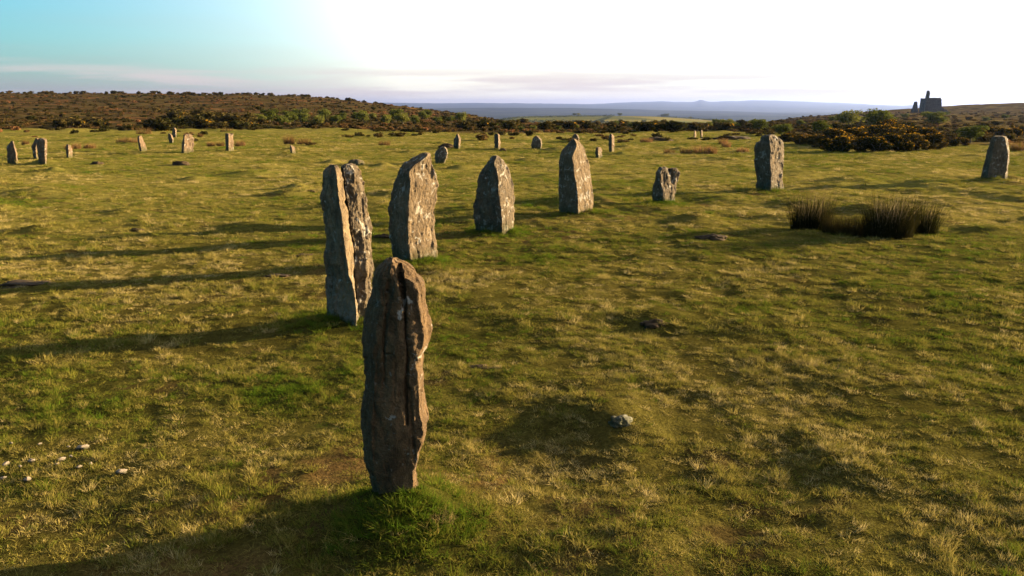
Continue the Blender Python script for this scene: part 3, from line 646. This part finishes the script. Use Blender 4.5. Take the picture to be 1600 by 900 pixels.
def make_grass():
    g = np.random.default_rng(3)
    X, Y, SC = [], [], []
    for (n, r0, r1, s) in ((19000, 2.2, 8.0, 1.0), (17000, 8.0, 14.0, 1.4), (20000, 14., 26., 2.0), (26000, 26., 52., 2.8), (10000, 52., 74., 3.5)):
        x, y, r = sector(n, r0, r1, .80, g); X.append(x); Y.append(y); SC.append(np.full(n, s))
    x, y, sc = np.concatenate(X), np.concatenate(Y), np.concatenate(SC)
    lush = np.zeros_like(x)
    for (mx, my, mr, mh) in MOUNDS[:8]: lush = np.maximum(lush, np.exp(-((x - mx) ** 2 + (y - my) ** 2) / (1.15 * mr) ** 2))
    # extra long grass on the hummocks
    for (mx, my, mr, mh), k in zip(MOUNDS[:8], (900, 300, 300, 300, 300, 200, 150, 400)):
        ex = mx + g.normal(0, mr * .8, k); ey = my + g.normal(0, mr * .8, k)
        x, y, sc = np.append(x, ex), np.append(y, ey), np.append(sc, np.full(k, 1.15)); lush = np.append(lush, np.exp(-((ex - mx) ** 2 + (ey - my) ** 2) / (1.15 * mr) ** 2))
    dn = .8 * fbm2(x / .6, y / .6, 3, 71.) + .5 * noise2(x / .16, y / .16, 73.); r = np.hypot(x, y)
    keep = (g.uniform(0, 1, len(x)) < np.clip(.72 + 1.5 * dn, .10, 1)) & (g.uniform(0, 1, len(x)) > heath_w(x, y))
    for s in STONES[:7]: keep &= ~((np.abs(x - s['xy'][0]) < .13) & (y > s['xy'][1] - .03) & (y < s['xy'][1] + .25))
    x, y, sc, lush, dn = x[keep], y[keep], sc[keep], lush[keep], dn[keep]
    z = height(x, y) - .004
    n = len(x); hs = .54 * sc ** .62 * g.uniform(.7, 1.3, n) * (1 + .9 * np.clip(dn, -.5, .6)) * (1 + .35 * lush); ws = sc * g.uniform(.85, 1.2, n)
    tuft = g.uniform(0, 1, n) < (.07 +   .30 * lush + .20 * smooth(.15, .4, dn))
    var = np.where(tuft, g.integers(6, 9, n), g.integers(0, 6, n))
    t = np.clip(dryness(x, y) + g.normal(0, .19, n), 0.0, 1)
    rot = np.stack([g.normal(0, .12, n), g.normal(0, .12, n), g.uniform(0, 6.28, n)], 1)
    gn_scatter('grass', np.stack([x, y, z], 1), rot, np.stack([ws, ws, hs], 1), var, t, GP, 'short cropped olive and straw coloured moorland turf around the stones', 'grass')
make_grass()

# ------------------------------------------------------------------ scrub leaves in volumes
def leaf_cloud(blobs, n, size, seed, shell=.45, up=0.0):
    g = np.random.default_rng(seed); wts = np.array([b[3] * b[4] * b[5] for b in blobs]); wts = wts / wts.sum()
    k = g.choice(len(blobs), n, p=wts); B = np.array(blobs)[k]
    d = g.normal(size=(n, 3)); d[:, 2] += up; d /= np.linalg.norm(d, axis=1)[:, None]
    rr = (1 - shell * g.uniform(0, 1, n) ** 1.5)[:, None]
    lump = 1 + .28 * fbm3(d[:, 0] * 2.2 + k * 3.1, d[:, 1] * 2.2, d[:, 2] * 2.2, 3)[:, None]
    p = B[:, :3] + d * rr * lump * B[:, 3:6]; p[:, 2] = np.maximum(p[:, 2], .02)
    a = g.normal(size=(n, 3)); a /= np.linalg.norm(a, axis=1)[:, None]; b = np.cross(a, g.normal(size=(n, 3))); b /= np.linalg.norm(b, axis=1)[:, None]
    s = (size * g.uniform(.55, 1.3, n))[:, None]
    v = np.stack([p - a * s, p + b * s * .55, p + a * s, p - b * s * .55], 1).reshape(-1, 3)
    return v, np.arange(4 * n).reshape(-1, 4)
def bush_blobs(seed, w, h, k):
    g = np.random.default_rng(seed); out = [(0, 0, h * .42, w * .42, w * .4, h * .45)]
    for _ in range(k):
        a = g.uniform(0, 6.28); r = g.uniform(.25, .62) * w; s = g.uniform(.18, .34) * w; z = g.uniform(.25, .72) * h
        out.append((r * math.cos(a), r * math.sin(a), z, s, s, s * g.uniform(.7, 1.1)))
    return out
def join_vf(parts):
    V, Fq, o = [], [], 0
    for v, f in parts: V.append(v); Fq.append(f + o); o += len(v)
    return np.vstack(V), np.vstack(Fq)
def limb(p, q, r0, r1, n=5):
    p, q = np.array(p, float), np.array(q, float); d = (q - p) / np.linalg.norm(q - p); u = np.cross(d, [.3, .8, .1]); u /= np.linalg.norm(u); w = np.cross(d, u)
    a = np.linspace(0, 2 * math.pi, n, endpoint=False)[:, None]; c = np.cos(a) * u + np.sin(a) * w
    v = np.vstack([p + c * r0, q + c * r1]); j = np.arange(n); jn = (j + 1) % n
    return v, np.stack([j, jn, n + jn, n + j], 1)
# gorse: unit bush about 1 m high
G_NEAR, G_FAR = [], []
for k in range(4):
    bl = bush_blobs(300 + k, .72, 1.0, 9)
    v, f = leaf_cloud(bl, 4200, .048, 310 + k, .5); fm = mesh_np('gorse_foliage', v, f, M_GORSE)
    v, f = leaf_cloud(bl, 420, .034, 320 + k, .05, .7); bm = mesh_np('gorse_blossom', v, f, M_FLOWER)
    v, f = join_vf([limb((0, 0, -.05), (.45 * math.cos(a), .45 * math.sin(a), .55), .035, .012) for a in np.arange(0, 6.2, .8)]); sm = mesh_np('gorse_stems', v, f, M_BARK)
    G_NEAR.append((fm, bm, sm))
    bl = bush_blobs(330 + k, .85, 1.0, 7)
    v, f = leaf_cloud(bl, 700, .11, 340 + k, .6); mi = (np.random.default_rng(k).uniform(0, 1, len(f)) < .015).astype(int)
    G_FAR.append(mesh_np('gorse_far', v, f, [M_GORSE, M_FLOWER], mi=mi))
def gorse_near(px, py, h, w, label, group, bloom=True, k=0):
    x, y, z = hit(px, py); root = link('gorse_bush', None, (x, y, z - .03), k * 1.7, None, (w / 1.5, w / 1.5, h)); root.empty_display_size = .2
    fm, bm, sm = G_NEAR[k % 4]
    link('foliage', fm, parent=root); link('stems', sm, parent=root)
    if bloom: link('blossom', bm, parent=root)
    tag(root, label, 'gorse', group)
g = np.random.default_rng(12); kk = 0
GR = 'flowering gorse bushes massed together at the turf edge'
for (px, py, hp, wp) in [(1297,237,30,34),(1318,238,40,40),(1345,237,36,40),(1372,238,38,42),(1398,237,42,42),(1425,236,44,44),(1450,235,40,40),(1466,234,30,26),(1308,228,44,44),(1335,226,46,50),(1362,225,50,50),(1390,226,46,48),(1416,225,50,48),(1442,226,46,46),
                         (1250,226,26,36),(1272,227,28,34),(1285,232,22,24),(1228,222,24,30),(1385,214,46,40)]:
    x, y, z = hit(px, py); sc = y / F
    gorse_near(px, py, (.74 if py > 230 else .66) * hp * sc, wp * sc * 1.45, 'brown-green gorse bush with orange-yellow blossom in the thicket between two stones', GR, True, kk); kk += 1
for (px, py, hp, wp) in [(1492,229,16,30),(1508,228,13,22),(1478,229,12,18)]:
    x, y, z = hit(px, py); sc = y / F
    gorse_near(px, py, hp * sc, wp * sc, 'low dark gorse bush between the flowering thicket and the flat-topped grey stone', 'low gorse by the flat-topped stone', True, kk); kk += 1
for px in range(1535, 1600, 13):
    x, y, z = hit(px, 215 + (px % 3)); sc = y / F
    gorse_near(px, 215 + (px % 3), 18 * sc, 24 * sc, 'gorse bush in the row behind the flat-topped grey stone', 'gorse row behind the flat-topped stone', True, kk); kk += 1
def gorse_far(px, py, h, label, group, d=None):
    global kk
    if d is None: x, y, z = hit(px, py)
    else: x, y = (px - 800) / FX * d, d; z = float(height(np.array([x]), np.array([y]), False)[0])
    w = h * g.uniform(.9, 1.8)
    tag(link('gorse_bush', G_FAR[kk % 4], (x, y, z - .05), g.uniform(0, 6.28), None, (w, w, h * .95)), label, 'gorse', group); kk += 1
for k in range(80):
    gorse_far(g.uniform(-20, 640) if k % 2 else (75, 120, 180, 240, 300, 335, 380, 430, 470, 530, 580)[k // 2 % 11] + g.normal(0, 14), 0, g.uniform(.7, 1.7), 'dark gorse bush on the skyline of the long hill', 'gorse along the hill skyline', g.uniform(325, 362))
for k in range(84):
    px = g.uniform(-10, 720); gorse_far(px, g.uniform(158 + 20 * smooth(480, 720, px), 201), g.uniform(.4, 1.0), 'dark gorse bush dotted over the slope of the long hill', 'gorse dotted over the long hill')
for k in range(30):
    gorse_far(g.normal(325, 38), g.uniform(184, 205), g.uniform(.9, 1.9), 'dark brown gorse bush in the dense patch at the hill foot', 'dense gorse patch at the hill foot')
for k in range(9):
    gorse_far(g.uniform(95, 165), g.uniform(195, 200), g.uniform(.8, 1.3), 'dark gorse bush in the band behind the dark pillar and small orange-lit stone', 'gorse band behind the pillar stones')
for k in range(44):
    gorse_far(g.uniform(720, 1180), g.uniform(193, 208), g.uniform(.6, 1.4), 'brown gorse bush in the scrub below the far green fields', 'gorse scrub below the fields')
for k in range(58):
    px = g.uniform(1180, 1620); gorse_far(px, g.uniform(180 - 12 * smooth(1300, 1450, px), 213), g.uniform(.45, 1.2), 'low gorse bush dotted over the slope below the ruined engine house', 'gorse below the engine house')

# thorn trees: unit tree about 1 m high
TR = []
for k in range(5):
    q = np.random.default_rng(400 + k)
    wood = [limb((0, 0, -.06), (.02, 0, .32), .045, .034, 7)]; bl = []
    for j in range(9):
        a = j * 2.4 + q.uniform(0, .6); e = (math.cos(a) * q.uniform(.2, .38), math.sin(a) * q.uniform(.2, .38), q.uniform(.28, .80))
        wood.append(limb((.02, 0, q.uniform(.2, .32)), e, .024, .007)); s = q.uniform(.15, .25); bl.append((*e, s, s, s * .8))
    bl.append((0, 0, .5, .34, .34, .38))
    v, f = join_vf(wood); wm = mesh_np('thorn_wood', v, f, M_BARK)
    v, f = leaf_cloud(bl, 1500, .048, 420 + k, .7); TR.append((wm, mesh_np('thorn_crown', v, f, M_TREE)))
def tree(px, py, hp, label, group, wide=1.25, d=None):
    global kk
    if d is None: x, y, z = hit(px, py)
    else: x, y = (px - 800) / FX * d, d; z = float(height(np.array([x]), np.array([y]), False)[0])
    h = hp * y / F; root = link('thorn_tree', None, (x, y, z), g.uniform(0, 6.28), None, (h * wide, h * wide, h)); root.empty_display_size = .2
    wm, cm_ = TR[kk % 5]; kk += 1
    link('trunk', wm, parent=root); link('crown', cm_, parent=root); tag(root, label, 'tree', group)
for k in range(22):
    px = 405 + k * 14.8 + g.uniform(-7, 7); tree(px, g.uniform(183, 197), g.uniform(11, 23), 'grey-green thorn tree in the line along the hill foot', 'thorn trees along the hill foot')
for k in range(26):
    px = 760 + k * 17 + g.uniform(-7, 7); tree(px, g.uniform(197, 206), g.uniform(6, 11) + 8 * smooth(1080, 1150, px), 'grey-green thorn tree in the scrub belt below the far fields', 'thorn trees below the fields')
tree(1515, 224, 30, 'rounded green thorn tree standing near the flat-topped grey stone', None, 1.4)
tree(1458, 197, 24, 'rounded green thorn tree directly below the ruined engine house', None, 1.5)
tree(1326, 199, 30, 'large rounded thorn tree on the slope beside a shaded smaller tree', None, 1.4)
tree(1372, 203, 34, 'broad thorn tree rising just behind the flowering gorse thicket', None, 1.5)
tree(1283, 212, 27, 'green thorn tree behind the small gorse clump beside the square-shouldered stone', None, 1.3)
tree(1221, 212, 20, 'low bright green thorn tree just behind the square-shouldered stone', None, 1.5)
tree(1186, 205, 20, 'thorn tree rising above the top of the square-shouldered stone', None, 1.5)
for (px, py, hp) in [(1345,190,9),(1300,190,9),(1250,196,10),(1413,185,8),(1540,190,8),(1570,186,8),(1480,180,6)]:
    tree(px, py, hp, 'small thorn tree on the open slope below the engine house', 'small thorn trees on the slope', 1.6)
for (px, d, hp) in [(898,1700,5),(904,1700,5),(969,1750,5),(1037,1750,5),(1042,1750,6),(1080,1760,4),(1141,1500,6),(1155,1500,5),(1166,1400,5)]:
    tree(px, 0, hp, 'tiny dark tree on the crest of the far green fields', 'trees on the field crest', 1.6, d)
for (px, d, hp) in [(1007,1100,6),(1020,1050,6),(1026,1050,5),(1031,1050,6),(1035,1050,5),(1052,1000,6),(1066,980,8),(1092,960,9),(1100,950,6),(935,1080,6),(942,1100,6),(970,1200,5)]:
    tree(px, 0, hp, 'dark hedgerow tree standing among the far green fields', 'hedgerow trees in the fields', 1.5, d)

# field hedges: long low bands of leaves on the field slopes
def hedge(pts, hgt, label):
    V = []; q = np.random.default_rng(int(pts[0][0])); b = []
    P3 = []
    for (px, d) in pts: P3.append(((px - 800) / FX * d, d))
    for (x0, y0), (x1, y1) in zip(P3[:-1], P3[1:]):
        n = max(3, int(math.hypot(x1 - x0, y1 - y0) / 3.5))
        for t in np.linspace(0, 1, n): b.append((x0 + (x1 - x0) * t + q.normal(0, .3), y0 + (y1 - y0) * t + q.normal(0, .3)))
    b = np.array(b); ox, oy = b[0]; oz = h1(ox, oy); z = height(b[:, 0], b[:, 1]) - oz
    bl = [(p[0] - ox, p[1] - oy, zz + hgt * .4, 2.6, 1.4, hgt * q.uniform(.5, .9)) for p, zz in zip(b, z)]
    gq = np.random.default_rng(5); n = min(9000, len(bl) * 26); k = gq.integers(0, len(bl), n); B = np.array(bl)[k]
    dv = gq.normal(size=(n, 3)); dv /= np.linalg.norm(dv, axis=1)[:, None]; p = B[:, :3] + dv * B[:, 3:6]
    a = gq.normal(size=(n, 3)); a /= np.linalg.norm(a, axis=1)[:, None]; c = np.cross(a, gq.normal(size=(n, 3))); c /= np.linalg.norm(c, axis=1)[:, None]
    v = np.stack([p - a * .8, p + c * .6, p + a * .8, p - c * .6], 1).reshape(-1, 3)
    tag(link('hedge', mesh_np('hedge', v, np.arange(4 * n).reshape(-1, 4), M_HEDGE), (ox, oy, oz)), label, 'hedge')
hedge([(775, 1500), (860, 1560), (960, 1640)], 3.0, 'dark hedge edging the uppermost far green field')
hedge([(785, 1200), (880, 1150), (960, 1080), (1045, 960)], 3.2, 'dark hedge slanting down between two far green fields')
hedge([(1030, 1750), (1100, 1700), (1165, 1450)], 2.4, 'thin hedge along the falling edge of the far field crest')
hedge([(955, 1560), (945, 1330), (930, 1120)], 2.2, 'faint hedge running up the far field slope')

# ------------------------------------------------------------------ heath ground cover
def make_heath():
    q = np.random.default_rng(21); n = 21000
    u = q.uniform(0, 1, n); r = 48 * (440 / 48) ** u; a = q.uniform(-.66, .66, n); x, y = r * np.sin(a), r * np.cos(a)
    n1 = fbm2(x / 14, y / 7, 4, 51.); n2 = fbm2(x / 6, y / 6, 3, 81.); c, d = polar(x, y)
    keep = (q.uniform(0, 1, n) < np.maximum(heath_w(x, y) * np.clip(.55 + 1.2 * n2, .08, 1), .12 * smooth(44, 62, d) * (n2 > .10))) & (q.uniform(0, 1, n) < 1.1 - .6 * smooth(1220, 1350, c))
    x, y, r, n1, c = x[keep], y[keep], r[keep], n1[keep], c[keep]; n = len(x)
    z = height(x, y) - .05
    t = np.clip(.38 + .9 * n1 * (1 - .5 * smooth(900, 1200, c)) + q.normal(0, .13, n), 0, 1)
    s = q.uniform(.5, 1.3, n) * (1 + .5 * smooth(120, 350, r)); hs = s * q.uniform(.45, .95, n)
    pr = []
    for k in range(5):
        v, f = leaf_cloud(bush_blobs(500 + k, .55, .5, 6), 150, .10, 510 + k, .6); pr.append(mesh_np('scrub%d' % k, v, f, M_HEATH))
    gn_scatter('heath', np.stack([x, y, z], 1), np.stack([0 * x, 0 * x, q.uniform(0, 6.28, n)], 1), np.stack([s, s, hs], 1), q.integers(0, 5, n), t, pr, 'brown and rust coloured heather and bracken covering the moor beyond the turf', 'heath')
make_heath()

# ------------------------------------------------------------------ rushes and moor grass tussocks
def rush(px, py, wpx, hpx, n, seed, label, dry=.08, mat=None, dmat=None, name='rush_tussock', cat='rushes', group=None, wid=.006, lean=.42):
    x, y, z = hit(px, py, 2.0); sc = y / F; w, h = wpx * sc, hpx * sc
    root = link(name, None, (x, y, z - .03)); root.empty_display_size = .2
    v, f = blades(n, w * .36, h * .3, h * 1.25, wid, lean, seed, .45, 3, .75); link('stems', mesh_np('stems', v, f, mat or M_RUSH), parent=root)
    if dry:
        v, f = blades(int(n * dry), w * .22, h * .6, h * 1.22, wid, lean * .8, seed + 1, .4, 3, .6); link('dry_stems', mesh_np('dry_stems', v, f, dmat or M_DRYRUSH), parent=root)
    return tag(root, label, cat, group)
rush(1266, 359, 84, 57, 1600, 601, 'tall dark rush tussock with pale dry stems at its crown, beside the lower rushes', .13)
rush(1320, 366, 96, 33, 2000, 603, 'low dark green rush tussock between two taller rush tussocks', 0)
rush(1388, 371, 100, 66, 2400, 605, 'widest rush tussock, dark with bright dry stems spilling from its middle', .10)
rush(1443, 366, 52, 58, 800, 607, 'narrow upright rush tussock with green grass at its foot', .03)
MG = 'tussocks of tawny moor grass'
TG = [(1098,239,40,14),(1072,239,26,10),(1112,239,22,12),(1045,239,22,8),(1135,230,18,10),(1160,237,26,9),(600,226,26,8),(452,224,22,14),(475,224,30,10),(225,208,34,10),(108,234,14,9),(120,232,18,10),(140,231,26,9),(193,222,30,9),(212,222,28,9),(330,228,18,8),(345,228,16,8),(375,227,22,9),(355,206,26,7),(313,213,12,6),(40,226,14,9),(1590,235,30,16),(1562,234,22,10),(1010,221,26,8),(1130,224,20,9)]
for k, (px, py, w, h) in enumerate(TG):
    lab = ('tawny tussock of moor grass in the strip before the outlying pair of thin stones' if k < 4 else 'tawny tussock of moor grass beyond the square-shouldered stone, near the scrub' if k in (4, 5, 24) else
           'lone low tawny tussock of moor grass behind the rounded disc-shaped stone' if k == 6 else 'tawny tussock of moor grass behind the very small pointed stone' if k in (7, 8) else
           'rusty tussock of moor grass behind the small orange-lit stone' if k in (10, 11, 12) else 'rusty tussock of moor grass beside the tilted sunlit stone' if k in (13, 14) else
           'rusty tussock of moor grass beside the narrow split-topped stone' if k in (15, 16, 17) else 'tawny tussock of moor grass behind the flat-topped grey stone' if k in (21, 22) else
           'tawny tussock of moor grass behind the pair of dark stones by the shark-fin stone' if k == 20 else 'tawny tussock of moor grass at the heath edge, farther than the stones')
    rush(px, py + 1, w, h, 260, 700 + k, lab, 0, M_TUSSOCK, None, 'grass_tussock', 'tussock', MG, .022, .5)
rush(690, 815, 60, 22, 260, 801, 'dry straw-coloured tuft on the mound of the brown stone', 0, M_STRAW, None, 'grass_tuft', 'tussock', None, .004, .9)
for k, (px, py, w, h, d) in enumerate([(985,220,50,8,.0),(1100,216,60,8,0)]):
    x, y, z = hit(px + 45, py); tag(link('spoil_heap', rock_mesh('spoil', 5 + k, M_PEAT, w * y / F * .5, .9, h * y / F * .8, 40, 14, .3), (x, y, z - .1)), ['long dark spoil heap on the turf edge before the thorn scrub', 'dark heap beside the outlying pair of thin stones'][k], 'heap')

# ------------------------------------------------------------------ ruined engine house on the ridge
def prism(name, prof, y0, y1, mat, parent, hole=None):
    """front outline (x, z) pushed back to a depth; optional rectangular hole"""
    import bmesh
    bm = bmesh.new(); a = [bm.verts.new((x, y0, z)) for x, z in prof]; fc = bm.faces.new(a)
    if hole:
        x0, x1, z0, z1 = hole
        bmesh.ops.delete(bm, geom=[fc], context='FACES_ONLY')
        hv = [bm.verts.new((x, y0, z)) for x, z in ((x0, z0), (x1, z0), (x1, z1), (x0, z1))]
        ed = [e for e in bm.edges]; 
        for k in range(4): ed.append(bm.edges.new((hv[k], hv[(k + 1) % 4])))
        bmesh.ops.triangle_fill(bm, edges=ed, use_beauty=True)
    r = bmesh.ops.extrude_face_region(bm, geom=list(bm.faces)); bmesh.ops.translate(bm, vec=(0, y1 - y0, 0), verts=[e for e in r['geom'] if isinstance(e, bmesh.types.BMVert)])
    bmesh.ops.recalc_face_normals(bm, faces=bm.faces); me = bpy.data.meshes.new(name); bm.to_mesh(me); bm.free(); me.materials.append(mat)
    return link(name, me, parent=parent)
def ruin():
    d = 390.; x0 = (1456 - 800) / FX * d; z0 = h1(x0, d); k = d / FX
    zb = H - (176 - HORIZON) * k
    root = link('engine_house', None, (x0, d, min(z0, zb))); root.empty_display_size = 1; lift = max(0, zb - z0)
    tag(root, 'roofless ruined engine house with broken chimney stack on the ridge', 'ruin')
    def pr(pts): return [((px - 1456) * k, (177 - py) * k + lift) for px, py in pts]
    B = 200
    w = prism('wall', pr([(1447,B),(1472.4,B),(1471.3,163),(1469.6,158),(1468.6,154),(1464,154.3),(1459,154),(1452,154.2),(1447,154)]), 0, .9, M_RUIN, root, ((1468.2 - 1456) * k, (1469.8 - 1456) * k, (167 - 0) * 0 + (177 - 167.5) * k + lift, (177 - 163.5) * k + lift))
    prism('wall', pr([(1446.5,B),(1466.5,B),(1466,160),(1464,155.5),(1455,155),(1447.5,154.6)]), 5.4, 6.3, M_RUIN, root)
    for xx, nm in ((1447.5, 'wall'), (1471.2, 'wall')):
        me = prism(nm, [(-.45, -8), (.45, -8), (.4, (177 - 156.5) * k + lift), (-.4, (177 - 155.8) * k + lift)], .9, 5.4, M_RUIN, root); me.location.x = (xx - 1456) * k * .97
    prism('chimney_stack', pr([(1442.6,B),(1448.6,B),(1448.8,160),(1449.7,147),(1447.6,143.2),(1446.9,144.2),(1445.4,155),(1443.6,170)]), -.9, .8, M_RUIN, root)
    for (a, b, t) in ((1472.5, 1479, 168.5), (1476, 1486, 171.5)):
        prism('rubble_wall', pr([(a, B), (b, B), (b - .8, t + 3), ((a + b) / 2 + 1, t + .6), (a + 1, t), (a, t + 1.2)]), 1.5, 3.2, M_RUIN, root)
    x1 = (1430 - 800) / FX * 400; r2 = link('ruined_stack', None, (x1, 400, h1(x1, 400))); tag(r2, 'tapering stump of a ruined stack beside the engine house', 'ruin'); k2 = 400 / FX
    zz = lambda py: H - (py - HORIZON) * k2 - h1(x1, 400)
    prism('stack_wall', [(-3.2 * k2, zz(190)), (3 * k2, zz(190)), (2.7 * k2, zz(168)), (1.6 * k2, zz(159.6)), (.4 * k2, zz(158.8)), (-1.0 * k2, zz(159.5)), (-2.6 * k2, zz(168))], -.9, .9, M_RUIN, r2)
    prism('stack_foot', [(-4.2 * k2, zz(190)), (4 * k2, zz(190)), (3.4 * k2, zz(170.4)), (-3.6 * k2, zz(169.6))], -1.3, 1.3, M_RUIN, r2)
ruin()

# ------------------------------------------------------------------ haze over the whole land
def haze():
    x, y0, y1, z0, z1 = 26500, -26500, 26500, -150, 160
    v = np.array([(sx * x, yy, zz) for zz in (z0, z1) for yy in (y0, y1) for sx in (-1, 1)], float)
    f = np.array([(0, 2, 3, 1), (4, 5, 7, 6), (0, 1, 5, 4), (2, 6, 7, 3), (0, 4, 6, 2), (1, 3, 7, 5)])
    m, n, l, out = new_mat('haze_air'); p = n.new('ShaderNodeVolumePrincipled')
    p.inputs['Color'].default_value = (.18, .26, .56, 1); p.inputs['Density'].default_value = 6e-5; p.inputs['Anisotropy'].default_value = .55
    l.new(p.outputs[0], out.inputs['Volume'])
    tag(link('haze', mesh_np('haze', v, f, m)), 'pale blue evening haze over the far land', 'haze', kind='stuff')
haze()
